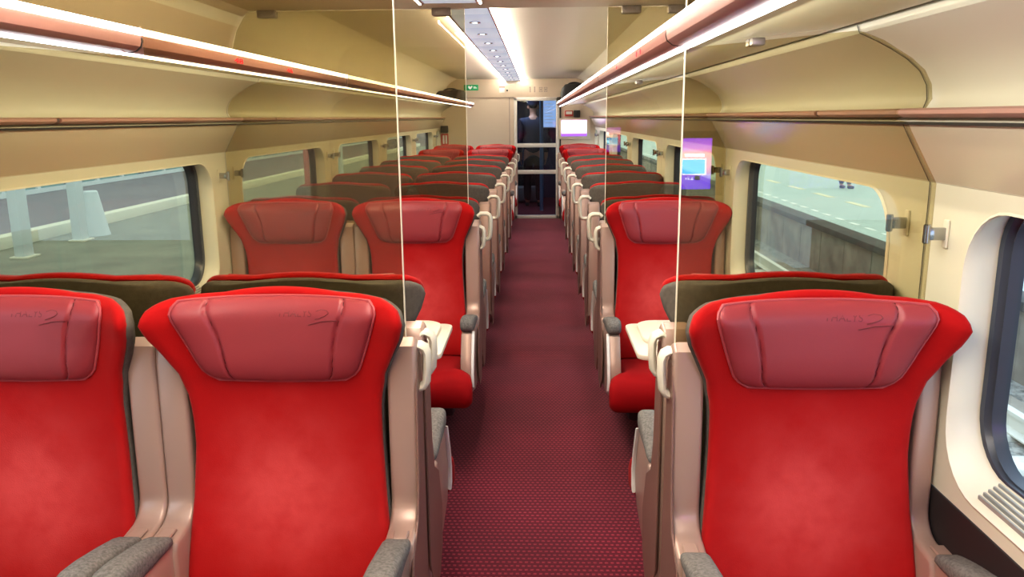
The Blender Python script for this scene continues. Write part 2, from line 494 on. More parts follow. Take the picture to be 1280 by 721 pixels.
def sidepanel_bm(s, outer):
    prof = [(-.004, .40), (-.004, .96), (-.030, .975), (-.066, .965), (-.084, .90), (-.094, .70), (-.125, .61), (-.200, .565), (-.250, .44), (-.235, .33), (-.17, .272), (-.07, .280)]
    return prism(prof, 0, s * (outer - .004), s * (outer + .0015), bev=.0015, seg=1)
def armpad_bm(s):
    x0, x1 = s * .226, s * .288
    n = 10; bm = B()
    # rounded-box cross sections along y, nose drooping at the front
    secs = [(-.196, .592, .600, .7), (-.204, .590, .612, .92), (-.225, .590, .620, 1), (-.29, .590, .638, 1), (-.36, .590, .652, 1), (-.405, .592, .657, 1), (-.432, .596, .654, .95), (-.447, .606, .646, .8), (-.453, .616, .636, .5)]
    rings = []
    cx, hw = (x0 + x1) / 2, abs(x1 - x0) / 2
    for y, z0, z1, k in secs:
        pts = rrect(-hw * k, hw * k, z0, z1, min((z1 - z0) * .42, hw * k * .6), 4)
        rings.append([bm.verts.new((cx + p[0], y, p[1])) for p in pts])
    for a, b in zip(rings, rings[1:]):
        m = len(a)
        for k in range(m): bm.faces.new((a[k], a[(k + 1) % m], b[(k + 1) % m], b[k]))
    bm.faces.new(rings[0]); bm.faces.new(rings[-1][::-1])
    return bm

def cushion_bm():
    """T-shaped squab: narrow between the consoles, wide rounded nose in front"""
    bm = B()
    secs = [(-.10, .220, .33, .405), (-.20, .224, .33, .410), (-.34, .225, .33, .430), (-.45, .226, .33, .448), (-.50, .224, .33, .458), (-.525, .262, .32, .459), (-.55, .282, .315, .456), (-.59, .289, .315, .446), (-.612, .288, .320, .428), (-.625, .282, .336, .404), (-.630, .272, .356, .384)]
    rings = []
    for y, hw, z0, z1 in secs:
        pts = rrect(-hw, hw, z0, z1, min(.035, (z1 - z0) * .45), 5)
        rings.append([bm.verts.new((p[0], y, p[1] + .006 * (1 - (p[0] / hw) ** 2) * (1 if p[1] > (z0 + z1) / 2 else 0))) for p in pts])
    for a, b in zip(rings, rings[1:]):
        m = len(a)
        for k in range(m): bm.faces.new((a[k], a[(k + 1) % m], b[(k + 1) % m], b[k]))
    bm.faces.new(rings[0]); bm.faces.new(rings[-1][::-1])
    return bm

def handle_bm(s, big):
    o, t, b, i = (.336, 1.045, .922, .278) if big else (.309, .992, .892, .274)
    y = -.034
    path = [(s * i, y, t - .012), (s * (i + .012), y, t), (s * (o - .016), y, t), (s * (o - .005), y, t - .006), (s * o, y, t - .018),
            (s * o, y, (t + b) / 2), (s * (o - .003), y, b + .016), (s * (o - .010), y, b + .005), (s * (o - .022), y, b), (s * (i + .004), y, b + .002)]
    bm = B(); tt = B(); add_tube(tt, path, .0105 if big else .0095, 12)
    for v in tt.verts: v.co.y = y + (v.co.y - y) * 2.3
    merge(bm, tt); return bm

def trim_bm(s, outer):
    x0, x1 = s * (outer - .012), s * (outer + .000)
    prof = [(-.425, .598), (-.446, .592), (-.498, .50), (-.524, .43), (-.518, .378), (-.494, .362), (-.500, .39), (-.508, .43), (-.484, .50)]
    return prism(prof, 0, x0, x1, bev=.002, seg=1)

def build_seat(aisle, name='train_seat', big=False, wide=True):
    """aisle: +1 / -1 side with grab handle, 0 for a window seat"""
    r = empty(name)
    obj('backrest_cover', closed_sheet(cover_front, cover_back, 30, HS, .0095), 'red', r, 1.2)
    obj('back_shell', closed_sheet(shell_front, shell_back, 26, HS, .006), 'char', r, 1.2)
    h = obj('headrest', headrest_bm(), 'leather', r, 1.2)
    obj('piping', piping_bm(), 'piping', h)
    for sg in (-1, 1): obj('stitched_seam', seam_bm(sg), 'seamred', h)
    def pl(c):
        x, z = .002 + c.x, 1.078 + c.y
        return (x, hr_surface(x, z) - .0012, z)
    text_mesh('embossed_lettering', 'THALYS', .0215, 'emboss', pl, h, shear=.15, space=1.0)
    obj('embossed_emblem', swoosh_bm(), 'emboss', h)
    obj('seat_cushion', cushion_bm(), 'red2', r, 1.0)
    for s in (-1, 1):
        outer = .270 if (aisle and s != aisle and wide is False) else .290
        c = obj('side_console', console_bm(s, outer), 'rose', r)
        obj('armrest', armpad_bm(s), 'arm', r, 1.0)
        obj('edge_trim', trim_bm(s, outer), 'white', c)
        if s == aisle: obj('side_panel', sidepanel_bm(s, outer), 'rosebrown', c)
        lid = B(); add_box(lid, (s * .242, -.190, .5985), (s * .274, -.150, .6035), .003, 1)
        obj('console_cap', lid, 'rose', c)
        if s == aisle: tag(obj('grab_handle', handle_bm(s, big), 'cream', r, 1.0))
    ped = B(); add_box(ped, (-.20, -.50, .235), (.20, -.06, .345), .02)
    obj('seat_frame', ped, 'dark', r)
    leg = B(); add_box(leg, (-.10, -.38, 0), (.10, -.16, .25), .015)
    obj('pedestal', leg, 'dark', r)
    return r

protos = {}
def place_seat(x, y, back, label, aisle_world, group, big=False):
    """back False: faces the camera; True: turned away"""
    side = aisle_world * (-1 if back else 1)
    wide = aisle_world >= 0
    key = (side, big, wide)
    if key not in protos:
        s = build_seat(side, 'train_seat', big, wide); protos[key] = s
    else: s = dup(protos[key])
    s.location = (x, y, 0); s.rotation_euler = (0, 0, PI if back else 0)
    tag(s, label, 'seat', group)
    return s

XR, XL, XW = .578, -.556, -1.137
MID0, MID1 = 1.775, 3.672           # back-to-back planes
rows_away = [4.50 + .852 * k for k in range(5)]     # rear planes of the rows turned away
G1, G2, G3 = 'red seats facing the camera', 'grey-backed seats turned away from the camera', 'last rows of red seats facing the camera'
spec = []
spec.append((MID0 - .07, 0, G1, 'nearest the camera in the foreground', False))
spec.append((MID0 + .003, 1, G2, 'back-to-back with the nearest red seat', False))
spec.append((MID1, 0, G1, 'in the middle distance beyond a table', False))
spec.append((MID1 + .003, 1, G2, 'just behind the middle-distance red one', True))
ordw = ['first', 'second', 'third', 'fourth', 'fifth']
for k, y in enumerate(rows_away):
    spec.append((y, 1, G2, '%s row of five past the far glass' % ordw[k], True))
spec.append((9.72, 0, G3, 'second-last row from end wall', False))
spec.append((11.15, 0, G3, 'last row against end wall', False))
side_txt = {'R': 'single seat right of aisle', 'L': 'seat just left of aisle', 'W': 'window seat far left'}
for y, back, g, txt, big in spec:
    for sx, x, aw, dy in (('R', XR, -1, 0), ('L', XL, 1, .045), ('W', XW, 0, .045)):
        look = 'grey-backed' if back else 'red winged'
        place_seat(x, y + (.012 if (y < 2 and back and dy) else dy), bool(back), '%s %s, %s' % (look, side_txt[sx], txt), aw, g, big)

# ------------------------------------------------------------------ tables
def make_table(x_aisle, x_wall, label):
    t = thing('folding_table', label, 'table', ((x_aisle + x_wall) / 2, 2.67, 0))
    d = 1 if x_wall > x_aisle else -1
    w = abs(x_wall - x_aisle)
    ox = -d * w / 2
    def X(v): return ox + d * v
    pts = rrect(0, w, -.205, .205, .035, 5)
    obj('table_top', prism([(X(p[0]), p[1]) for p in pts], 2, .722, .740, bev=.004), 'table', t)
    pts = rrect(.035, w, -.10, .19, .07, 6)
    obj('folding_leaf', prism([(X(p[0]), p[1]) for p in pts], 2, .7405, .757, bev=.005), 'table', t)
    hb = B(); add_box(hb, (X(.09), -.185, .7402), (X(.20), -.13, .750), .004)
    obj('hinge_block', hb, 'cream', t)
    lb = B(); add_box(lb, (X(w - .12), -.10, 0), (X(w - .05), .10, .722), .012)
    obj('table_leg', lb, 'rose', t)
    return t
make_table(.322, .835, 'cream folding table between the facing seats right of the aisle')
make_table(-.312, -1.40, 'cream folding table between the facing seats left of the aisle')

# ------------------------------------------------------------------ coach shell
Y0, Y1 = -.12, 12.0
def side(s): return 1 if s > 0 else -1
def WX(sd, s): return CX + sd * s
# floor
bm = B(); add_box(bm, (CX - 1.24, -1.4, -.06), (CX + 1.24, 15.2, 0))
struct('floor', bm, 'carpet', 0)

LOW = CH - .785     # top of the dark lower panel
WTOP, WBOT = CH - .185, CH - .72
S0 = 1.142
def wall_panel(sd):
    """flat lower wall with rounded window openings, then the pelmet and cove above"""
    bm = B()
    cells = []
    for k in range(-1, 6):
        a, b = SEAM0 + PITCH * k, SEAM0 + PITCH * (k + 1)
        cells.append((max(a, -.12) if k == -1 else a, min(b, Y1), a + .255, a + 1.655))
    for (a, b, w0, w1) in cells:
        if a >= Y1 - .01: continue
        hole = rrect(w0 - .070, min(w1 + .070, b - .03), CH - .750, CH - .182, .13, 7) if w0 < Y1 - .4 else None
        za, zb = LOW, CH - .145
        if hole is None:
            bm.faces.new([bm.verts.new((WX(sd, S0), y, z)) for y, z in ((a, za), (b, za), (b, zb), (a, zb))]); continue
        hv = [bm.verts.new((WX(sd, S0), p[0], p[1])) for p in hole]
        n = len(hv); q = n // 4
        corners = [bm.verts.new((WX(sd, S0), y, z)) for y, z in ((b, zb), (a, zb), (a, za), (b, za))]
        for c in range(4):
            seg = [hv[c * q + j] for j in range(q)]
            for j in range(q - 1): bm.faces.new((corners[c], seg[j], seg[j + 1]))
            bm.faces.new((corners[c], seg[-1], hv[((c + 1) % 4) * q], corners[(c + 1) % 4]))
    # cove and upper wall swept along the coach
    prof = [(S0, -.145), (1.139, -.142), (1.079, -.034), (1.070, -.016), (1.085, -.004), (1.112, .012), (1.118, .03), (1.114, .06), (1.098, .088), (1.070, .112), (1.035, .133), (1.003, .150), (.966, .166), (.960, .182), (.966, .200), (1.09, .205), (1.088, .25), (1.075, .32), (1.055, .385), (1.02, .445), (.98, .490), (.92, .530), (.86, .545)]
    R = [[bm.verts.new((WX(sd, s), y, CH + h)) for s, h in prof] for y in (Y0, Y1)]
    for i in range(len(prof) - 1):
        f = bm.faces.new((R[0][i], R[1][i], R[1][i + 1], R[0][i + 1]))
        f.material_index = 1 if i in (1, 2) else (2 if i > 14 else 0)
    return bm
wl = struct('wall_left', wall_panel(-1), ['wall', 'pelmet', 'ceil'])
wr = struct('wall_right', wall_panel(1), ['wall', 'pelmet', 'ceil'])
nwin = 0
for sd in (-1, 1):
    nm = 'left' if sd < 0 else 'right'
    # dark lower panel
    bm = B(); add_box(bm, (WX(sd, S0 - .004), Y0, 0), (WX(sd, S0 + .03), Y1, LOW), .006)
    struct('baseboard_' + nm, bm, 'heater')
    for k in range(-1, 6):
        a = SEAM0 + PITCH * k
        if a + .255 > Y1 - .4: continue
        w0, w1 = a + .255, a + 1.655
        if w1 > Y1: w1 = Y1 - .1
        nwin += 1
        # moulded surround: lofted from the wall plane outwards to the gasket
        bm = B()
        loops = []
        for (s, g, r, hb, ht) in ((S0 - .001, .079, .135, .757, .176), (S0 - .005, .071, .13, .750, .181), (S0 + .004, .066, .125, .742, .181), (S0 + .030, .063, .12, .722, .168), (S0 + .056, .060, .115, .704, .150), (S0 + .075, .058, .11, .700, .145)):
            pts = rrect(w0 - g, w1 + g, CH - hb, CH - ht, r, 7)
            loops.append([bm.verts.new((WX(sd, s), p[0], p[1])) for p in pts])
        n = len(loops[0])
        for A_, B_ in zip(loops, loops[1:]):
            for j in range(n): bm.faces.new((A_[j], A_[(j + 1) % n], B_[(j + 1) % n], B_[j]))
        o = obj('window_%d' % nwin, bm, 'surround'); tag(o, kind='structure')
        # gasket
        bm = B(); loops = []
        for (s, g) in ((S0 + .062, .062), (S0 + .052, .054), (S0 + .054, .042), (S0 + .066, .034), (S0 + .061, .026), (S0 + .084, .016)):
            pts = rrect(w0 - g, w1 + g, CH - .688 - g * .3, CH - .170 + g * .4, .10 + g * .3, 7)
            loops.append([bm.verts.new((WX(sd, s), p[0], p[1])) for p in pts])
        for q, (A_, B_) in enumerate(zip(loops, loops[1:])):
            for j in range(n):
                f = bm.faces.new((A_[j], A_[(j + 1) % n], B_[(j + 1) % n], B_[j])); f.material_index = 1 if q in (0, 3) else 0
        obj('gasket', bm, ['gasket', 'gasket2'], o)
        bm = B()
        pts = rrect(w0 - .02, w1 + .02, CH - .693, CH - .160, .10, 7)
        bm.faces.new([bm.verts.new((WX(sd, S0 + .078), p[0], p[1])) for p in pts])
        obj('window_pane', bm, 'wglass', o, 0)
        # vent grille in the sill
        bm = B()
        for j in range(5):
            add_box(bm, (WX(sd, S0 + .008 + j * .009), w0 + .06, CH - .742 + j * .006), (WX(sd, S0 + .013 + j * .009), w1 - .05, CH - .730 + j * .006), .001, 1)
        obj('sill_grille', bm, 'gasket2', o)

ntrim = 0
def trim(bm, m, sm=.6):
    global ntrim
    ntrim += 1
    return struct('trim_%d' % ntrim, bm, m, sm)
# wall joints, the rose lip rail
PROF = [(S0, -.80), (S0, -.145), (1.139, -.142), (1.079, -.034), (1.070, -.016)]
PROF2 = [(1.112, .012), (1.118, .03), (1.114, .06), (1.098, .088), (1.070, .112), (1.035, .133), (1.003, .150), (.966, .166), (.960, .182)]
for sd in (-1, 1):
    for k in range(0, 6):
        y = SEAM0 + PITCH * k
        if y > Y1: continue
        bm = B()
        for PP in (PROF, PROF2):
            for (a, b) in zip(PP, PP[1:]):
                e = .0022
                q = [bm.verts.new((WX(sd, s - .0025), yy, CH + h)) for s, h, yy in ((a[0], a[1], y - e), (b[0], b[1], y - e), (b[0], b[1], y + e), (a[0], a[1], y + e))]
                bm.faces.new(q)
        trim(bm, 'seam', 0)
    ys = [.35, 2.24, 4.14, 6.04, 7.94, 9.84, 11.9]
    for a, b in zip(ys, ys[1:]):
        bm = prism([(WX(sd, s), CH + h) for s, h in ((1.072, -.008), (1.052, -.006), (1.042, .000), (1.042, .007), (1.050, .011), (1.066, .010), (1.085, .006), (1.10, .010), (1.10, -.002))], 1, a + .012, b - .012)
        trim(bm, 'roserail', .7)
        bm = B(); add_box(bm, (WX(sd, 1.048), b - .012, CH - .004), (WX(sd, 1.10), b + .012, CH + .008), .002)
        trim(bm, 'seam')
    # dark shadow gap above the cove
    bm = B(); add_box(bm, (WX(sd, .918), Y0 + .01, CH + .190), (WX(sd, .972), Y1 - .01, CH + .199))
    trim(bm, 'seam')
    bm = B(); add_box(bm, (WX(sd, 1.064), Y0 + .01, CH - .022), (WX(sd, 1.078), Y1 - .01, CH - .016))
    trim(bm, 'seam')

# ceiling (raised beyond the second screen) and portal beam
bm = B(); add_box(bm, (CX - .93, Y0, CH + .545), (CX + .93, Y1, CH + .60))
struct('ceiling', bm, 'ceil', 0)
bm = B()
add_box(bm, (CX - .99, Y0, CH + .470), (CX + .99, MID1 + .02, CH + .55), .006)
struct('ceiling_portal', bm, 'portal')
bm = B()
pr = [(-.965, .48), (-1.03, .44), (-1.07, .335), (-1.095, .21), (-1.13, .21), (-1.12, .34), (-1.07, .47), (-.99, .56)]
add_prism(bm, [(CX + s, CH + h) for s, h in pr], 1, Y0, MID1 + .015, bev=.004)
add_prism(bm, [(CX - s, CH + h) for s, h in pr], 1, Y0, MID1 + .015, bev=.004)
trim(bm, 'portal')

# ceiling light band
LX = -.345
def ceiling_band(y0, y1, z, label, w=.235):
    t = thing('ceiling_light', label, 'light', (LX, (y0 + y1) / 2, z))
    L = (y1 - y0) / 2
    pn = B(); m = max(1, round((y1 - y0) / .62)); st = (y1 - y0) / m
    for k in range(m):
        add_box(pn, (-w / 2 + .012, -L + k * st + .006, -.022), (w / 2 - .012, -L + (k + 1) * st - .006, -.004), .004)
    obj('panel', pn, 'ceilstrip', t)
    fr = B()
    for s in (-1, 1): add_box(fr, (s * (w / 2 - .012), -L, -.026), (s * w / 2, L, -.002), .003)
    obj('side_profile', fr, 'roserail', t)
    for s in (-1, 1):
        g = B(); add_box(g, (s * (w / 2 + .001), -L, -.026), (s * (w / 2 + .007), L, -.014))
        obj('light_strip', g, 'glow', t, 0)
    for k in range(m):
        if k % 1 == 0:
            c = -L + (k + .5) * st
            rg = B(); add_lathe(rg, [(.030, -.022), (.034, -.027), (.022, -.027), (.020, -.023)], (0, c, 0), 18)
            f = obj('downlight_ring', rg, 'steel', t)
            d = B(); add_lathe(d, [(.019, -.024), (.012, -.0265)], (0, c, 0), 14)
            obj('downlight_lens', d, 'spot', f)
    return t
ceiling_band(MID1 + .05, Y1 - .01, CH + .545, 'long blue-grey ceiling light band with downlights beyond the beam')
ceiling_band(.1, 3.36, CH + .470, 'near end of a ceiling light band on the beam soffit')

# ------------------------------------------------------------------ luggage racks
def rack(sd, y0, y1, label, digits):
    nm = 'left' if sd < 0 else 'right'
    t = thing('luggage_rack', label, 'luggage rack', (WX(sd, .75), (y0 + y1) / 2, CH + .15))
    cx, cy, cz = t.location
    def P(lst): return [(WX(sd, s) - cx, h + CH - cz) for s, h in lst]
    L = (y1 - y0) / 2
    obj('shelf', prism(P([(.606, .147), (.606, .157), (.922, .186), (.922, .177)]), 1, -L, L), 'shelfglass', t)
    obj('front_bar', prism(P([(.606, .146), (.590, .143), (.574, .147), (.563, .156), (.560, .166), (.560, .178), (.575, .190), (.606, .190)]), 1, -L, L - .004, bev=.002), 'rosebar', t, .5)
    obj('upper_light_strip', prism(P([(.5590, .1785), (.5570, .181), (.5570, .189), (.562, .194), (.574, .194), (.572, .188)]), 1, -L, L), 'led', t)
    obj('lower_light_strip', prism(P([(.612, .1465), (.612, .140), (.598, .1375), (.590, .1405), (.592, .1435)]), 1, -L, L - .03), 'led_cool', t)
    j = B(); add_prism(j, P([(.606, .1455), (.590, .1425), (.5735, .1463), (.5622, .155), (.559, .166), (.559, .1725), (.5745, .191), (.606, .191)]), 1, L - .004, L)
    obj('joint_strip', j, 'seam', t)
    for k, (yy, tx) in enumerate(digits):
        def pl(c):
            # on the sloping face of the bar
            return (WX(sd, .5588 - .0) - cx - sd * .0012, yy - cy + c.x * (2.6 if sd < 0 else -6.0), CH + .1572 - cz + c.y * .75)
        text_mesh('seat_number_display', tx, .027, 'red_digit', pl, t)
    return t
rack(-1, Y0 + .02, SEAM0, 'nearest stretch of the lit luggage rack on the left wall', [])
rack(-1, SEAM0 + .006, MID1, 'second stretch of the left lit luggage rack, with red seat numbers', [(2.30, '48'), (2.78, '46')])
rack(-1, MID1 + .006, 11.0, 'far long stretch of the left luggage rack carrying a black bag', [])
rack(1, Y0 + .02, SEAM0, 'nearest stretch of the lit luggage rack on the right wall', [])
rack(1, SEAM0 + .006, MID1, 'second stretch of the right lit luggage rack, with red seat numbers', [(2.30, '11'), (2.85, '1')])
rack(1, MID1 + .006, 11.0, 'far long stretch of the right luggage rack carrying a black bag', [])

# bags on the far racks
def bag(x0, x1, y0, y1, z0, z1, label):
    c = ((x0 + x1) / 2, (y0 + y1) / 2, z0)
    t = thing('luggage_bag', label, 'bag', c)
    hx, hy, h = (x1 - x0) / 2, (y1 - y0) / 2, z1 - z0
    bm = B(); rings = []
    for z, k in ((0, .86), (.02, .97), (h * .3, 1.0), (h * .6, .98), (h * .85, .9), (h * .97, .78), (h, .6)):
        pts = rrect(-hx * k, hx * k, -hy * k, hy * k, min(hx, hy) * .45 * k, 5)
        rings.append([bm.verts.new((p[0], p[1], z + .01 * math.sin(7 * p[0]) * (z / h))) for p in pts])
    for a, b in zip(rings, rings[1:]):
        n = len(a)
        for k in range(n): bm.faces.new((a[k], a[(k + 1) % n], b[(k + 1) % n], b[k]))
    bm.faces.new(rings[0]); bm.faces.new(rings[-1])
    obj('bag_body', bm, 'black', t, 1.0)
    path = [(hx * .5 * math.cos(a), -hy * .3, h * .92 + .03 * math.sin(a)) for a in [PI * k / 10 for k in range(11)]]
    obj('carry_handle', tube(path, .010, 6), 'black', t)
bag(-1.235, -.90, 9.9, 10.7, CH + .194, CH + .335, 'black soft bag on the far end of the left luggage rack')
bag(.31, .62, 9.9, 10.8, CH + .194, CH + .40, 'black soft bag on the far end of the right luggage rack')

# ------------------------------------------------------------------ glass screens
def screen(y, sd, xe, label):
    t = thing('glass_partition', label, 'glass partition', (xe, y, 0))
    th = .008
    def wallx(h):
        tab = [(-.80, S0), (-.145, S0), (-.142, S0), (-.034, 1.079), (-.016, 1.070), (.0, 1.045), (.012, 1.105), (.03, 1.116), (.06, 1.112), (.088, 1.096), (.112, 1.068), (.133, 1.033), (.150, 1.0), (.166, .964), (.18, .958)]
        for (a, p), (b, q) in zip(tab, tab[1:]):
            if h <= b: return p + (q - p) * (h - a) / (b - a)
        return tab[-1][1]
    hs = [-.80, -.145, -.034, -.016, -.012, .012, .03, .06, .088, .112, .133]
    inner = sd * (xe - CX)                     # distance of free edge from the centre line
    top = .132
    side_low = [(wallx(h) - .006 if not -.013 < h < .011 else 1.040, h) for h in hs]
    side_low += [(1.0, .149), (.962, .164), (.945, .168), (.62, .139)]
    side_up = [(.70, .1985), (1.078, .212), (1.075, .26), (1.062, .32), (1.042, .385), (1.007, .440), (.985, .466)]
    def place(lst): return [(WX(sd, s) - xe, CH + h) for s, h in lst]
    def pane(nm, lst):
        return obj(nm, prism(place(lst), 1, -th / 2, th / 2), 'glass', t, 0)
    def edge(par, h0, h1):
        e = B(); add_box(e, (-.0011, -th / 2 - .0006, CH + h0), (.0011, th / 2 + .0006, CH + h1)); obj('polished_edge', e, 'glassedge', par, 0)
    if inner < .54:                            # one pane, notched round the rack
        lo = hi = pane('pane', [(inner, -.80)] + side_low + [(.5555, .136), (.5555, .1965)] + side_up + [(inner, .466)])
        edge(lo, -.80, .466)
    else:                                      # the rack bar parts the glass into two panes
        lo = pane('lower_pane', [(inner, -.80)] + side_low + [(inner, .137)]); edge(lo, -.80, .137)
        hi = pane('upper_pane', [(inner, .20)] + side_up + [(inner, .466)]); edge(hi, .20, .466)
    e = B(); add_prism(e, place([(inner, .4655), (.985, .4655), (.985, .469), (inner, .469)]), 1, -th / 2 - .0006, th / 2 + .0006); obj('top_edge', e, 'glassedge', hi, 0)
    for s in (inner + .10, .90):
        cl = B(); cxx = WX(sd, s) - xe
        add_box(cl, (cxx - .042, -.022, CH + .437), (cxx + .042, .022, CH + .472), .006)
        for b in (-.026, .026):
            add_prism(cl, [(cxx + b + .007 * math.cos(a), CH + .4545 + .007 * math.sin(a)) for a in [2 * PI * k / 10 for k in range(10)]], 1, -.026, -.021)
        obj('top_clamp', cl, 'clamp', t)
    if sd > 0:
        cl = B(); cxx = WX(sd, .74) - xe
        add_box(cl, (cxx - .014, -.026, CH + .140), (cxx + .014, -.004, CH + .155), .003)
        add_box(cl, (cxx - .014, .004, CH + .140), (cxx + .014, .026, CH + .155), .003)
        obj('rack_clip', cl, 'clamp', t)
    return t
XGL, XGR, NGL, NGR = -.316, .311, -.302, .308
screen(SEAM0 - .004, -1, NGL, 'tinted glass screen on the left nearest the camera')
screen(SEAM0 - .032, 1, NGR, 'tinted glass screen on the right nearest the camera')
screen(MID1, -1, XGL, 'tinted glass screen on the left behind the middle-distance red seats')
screen(MID1, 1, XGR, 'tinted glass screen on the right behind the middle-distance red seat')

# ------------------------------------------------------------------ coat hooks
def hook_proto():
    t = empty('coat_hook')
    p = B(); add_box(p, (-.006, -.010, -.030), (0, .010, .030), .003)
    obj('wall_plate', p, 'cream', t)
    a = B(); add_box(a, (-.040, -.006, -.013), (-.004, .006, .013), .002)
    obj('arm', a, 'steel', t)
    k = B(); add_lathe(k, [(.006, -.020), (.0075, -.018), (.0075, .018), (.006, .020)], (-.042, 0, 0), 16)
    obj('knob', k, 'steel', t)
    return t
hp = None; names = ['nearest', 'second', 'third', 'fourth', 'fifth', 'sixth']
for sd in (1, -1):
    for k in range(0, 6):
        y = SEAM0 + PITCH * k
        if y > 11.5 or (sd < 0 and k == 0): continue
        for d, w in ((-.09, 'near'), (.09, 'far')):
            if hp is None: hp = h = hook_proto()
            else: h = dup(hp)
            h.location = (WX(sd, S0), y + d, CH - .245); h.rotation_euler = (0, 0, 0 if sd > 0 else PI)
            tag(h, 'chrome coat hook on the %s wall, %s one of the %s pair from the camera' % ('right' if sd > 0 else 'left', w, names[k if sd > 0 else k - 1]), 'coat hook', 'coat hooks beside the wall joints')

# ------------------------------------------------------------------ end walls
EY = Y1
DX0, DX1 = -.335, .325         # glass door opening
DH = CH + .285
bm = B()
add_box(bm, (CX - 1.24, EY, 0), (DX0, EY + .05, DH))
add_box(bm, (DX1, EY, 0), (CX + 1.24, EY + .05, DH))
add_box(bm, (CX - 1.24, EY - .012, DH), (CX + 1.24, EY + .05, CH + .60), .003)
struct('wall_end', bm, ['portal'])
bm = B()
add_box(bm, (CX - 1.24, Y0 - .05, 0), (-.47, Y0, CH + .6)); add_box(bm, (.40, Y0 - .05, 0), (CX + 1.24, Y0, CH + .6)); add_box(bm, (-.47, Y0 - .05, CH + .4), (.40, Y0, CH + .6))
struct('wall_back', bm, 'portal')
bm = B(); add_box(bm, (CX - 1.24, -1.4, 0), (CX + 1.24, -1.35, CH + .6)); add_box(bm, (CX - 1.24, -1.4, 0), (CX - 1.20, Y0 - .05, CH + .6)); add_box(bm, (CX + 1.20, -1.4, 0), (CX + 1.24, Y0 - .05, CH + .6)); add_box(bm, (CX - 1.24, -1.4, CH + .6), (CX + 1.24, Y0, CH + .65))
struct('wall_vestibule_behind', bm, 'wall')
# glass door with its frame
d = B()
fw = .045
add_box(d, (DX0, EY - .03, 0), (DX0 + fw, EY + .04, DH), .006); add_box(d, (DX1 - fw, EY - .03, 0), (DX1, EY + .04, DH), .006)
add_box(d, (DX0, EY - .03, DH - .05), (DX1, EY + .04, DH), .006)
add_box(d, (DX0, EY - .03, 0), (DX1, EY + .04, .05), .006)
door = obj('door_1', d, 'frame'); tag(door, kind='structure')
r_ = B(); add_box(r_, (DX0 + fw, EY - .012, CH - .435), (DX1 - fw, EY + .012, CH - .375), .004)
obj('push_bar', r_, 'frame', door)
r_ = B(); add_box(r_, (DX0 + fw, EY - .012, CH - .825), (DX1 - fw, EY + .012, CH - .765), .004)
obj('push_bar', r_, 'frame', door)
r_ = B(); add_box(r_, (DX0 + fw, EY - .004, .05), (DX1 - fw, EY + .004, DH - .05))
obj('door_glass', r_, 'dglass', door, 0)
# left sliding panel edge line, header line
bm = B(); add_box(bm, (DX0 - .07, EY - .006, 0), (DX0 - .06, EY, DH)); trim(bm, 'grey_mark')
bm = B(); add_box(bm, (CX - 1.1, EY - .016, DH - .004), (CX + 1.1, EY - .01, DH + .004)); trim(bm, 'grey_mark')
bm = B(); add_box(bm, (DX1 + .01, EY - .02, 0), (DX1 + .03, EY, DH)); trim(bm, 'heater')
# signs on the header
t = thing('exit_sign', 'small green emergency sign with white symbol on the end wall header', 'sign', (-.955, EY - .02, CH + .43))
obj('sign_board', box((-.105, -.006, -.040), (.105, 0, .040), .003), 'green', t)
w = B()
add_prism(w, [(-.045, .012), (-.028, .026), (-.010, .008), (.008, .026), (.022, .016), (.0, -.018), (-.018, -.026), (-.034, -.012)], 1, -.009, -.006)
add_box(w, (.035, -.009, -.010), (.085, -.006, -.002)); add_box(w, (.035, -.009, .006), (.07, -.006, .012))
obj('symbol', w, 'signwhite', t)
t = thing('notice', 'small white notice with red top edge on the end wall header', 'notice', (-.505, EY - .011, CH + .395))
obj('card', box((-.040, -.004, -.040), (.040, 0, .034)), 'white', t); obj('red_band', box((-.040, -.0045, .030), (.040, 0, .044)), 'red_sign', t)
bm = B(); add_lathe(bm, [(.010, -.006), (.013, 0), (.013, .004), (.008, .006)], (0, 0, 0), 14)
bmesh.ops.rotate(bm, matrix=Matrix.Rotation(PI / 2, 3, 'X'), verts=bm.verts)
o = obj('wall_button', bm, 'dark'); o.location = (-.43, EY - .018, CH + .385); tag(o, 'tiny dark round button beside the white notice on the header', 'button')
t = thing('pictogram_row', 'row of faint grey symbols on the header above the door', 'sign', (0.03, EY - .013, CH + .395))
for k, (x, w_, kind) in enumerate(((-.125, .018, 0), (-.06, .018, 0), (.03, .05, 1), (.10, .05, 1))):
    bm = B()
    if kind == 0:
        add_box(bm, (x - w_ / 2, -.003, -.04), (x + w_ / 2, 0, .018)); add_lathe(bm, [(.001, .020), (.012, .026), (.012, .036), (.001, .044)], (x, -.002, 0), 10)
    else:
        for a, b in (((-w_ / 2, -.036), (w_ / 2, -.028)), ((-w_ / 2, .024), (w_ / 2, .032)), ((-w_ / 2, -.036), (-w_ / 2 + .008, .032)), ((w_ / 2 - .008, -.036), (w_ / 2, .032)), ((-w_ / 5, -.018), (w_ / 5, .012))):
            add_box(bm, (x + a[0], -.003, a[1]), (x + b[0], 0, b[1]))
    obj('symbol', bm, 'grey_mark', t)
# call box on left end wall
t = thing('equipment_box', 'dark box above a red and white notice on the left end wall', 'wall box', (-1.36, EY - .03, CH - .16))
obj('box_case', box((-.055, -.03, -.05), (.055, .03, .05), .008), 'dark', t)
t = thing('safety_notice', 'red framed white notice under the dark box on the left end wall', 'notice', (-1.36, EY - .01, CH - .31))
obj('card', box((-.055, -.004, -.085), (.055, .004, .085)), 'red_sign', t); obj('white_panel', box((-.03, -.006, -.06), (-.005, 0, .06)), 'white', t); obj('white_panel', box((.01, -.006, -.06), (.035, 0, .06)), 'white', t)
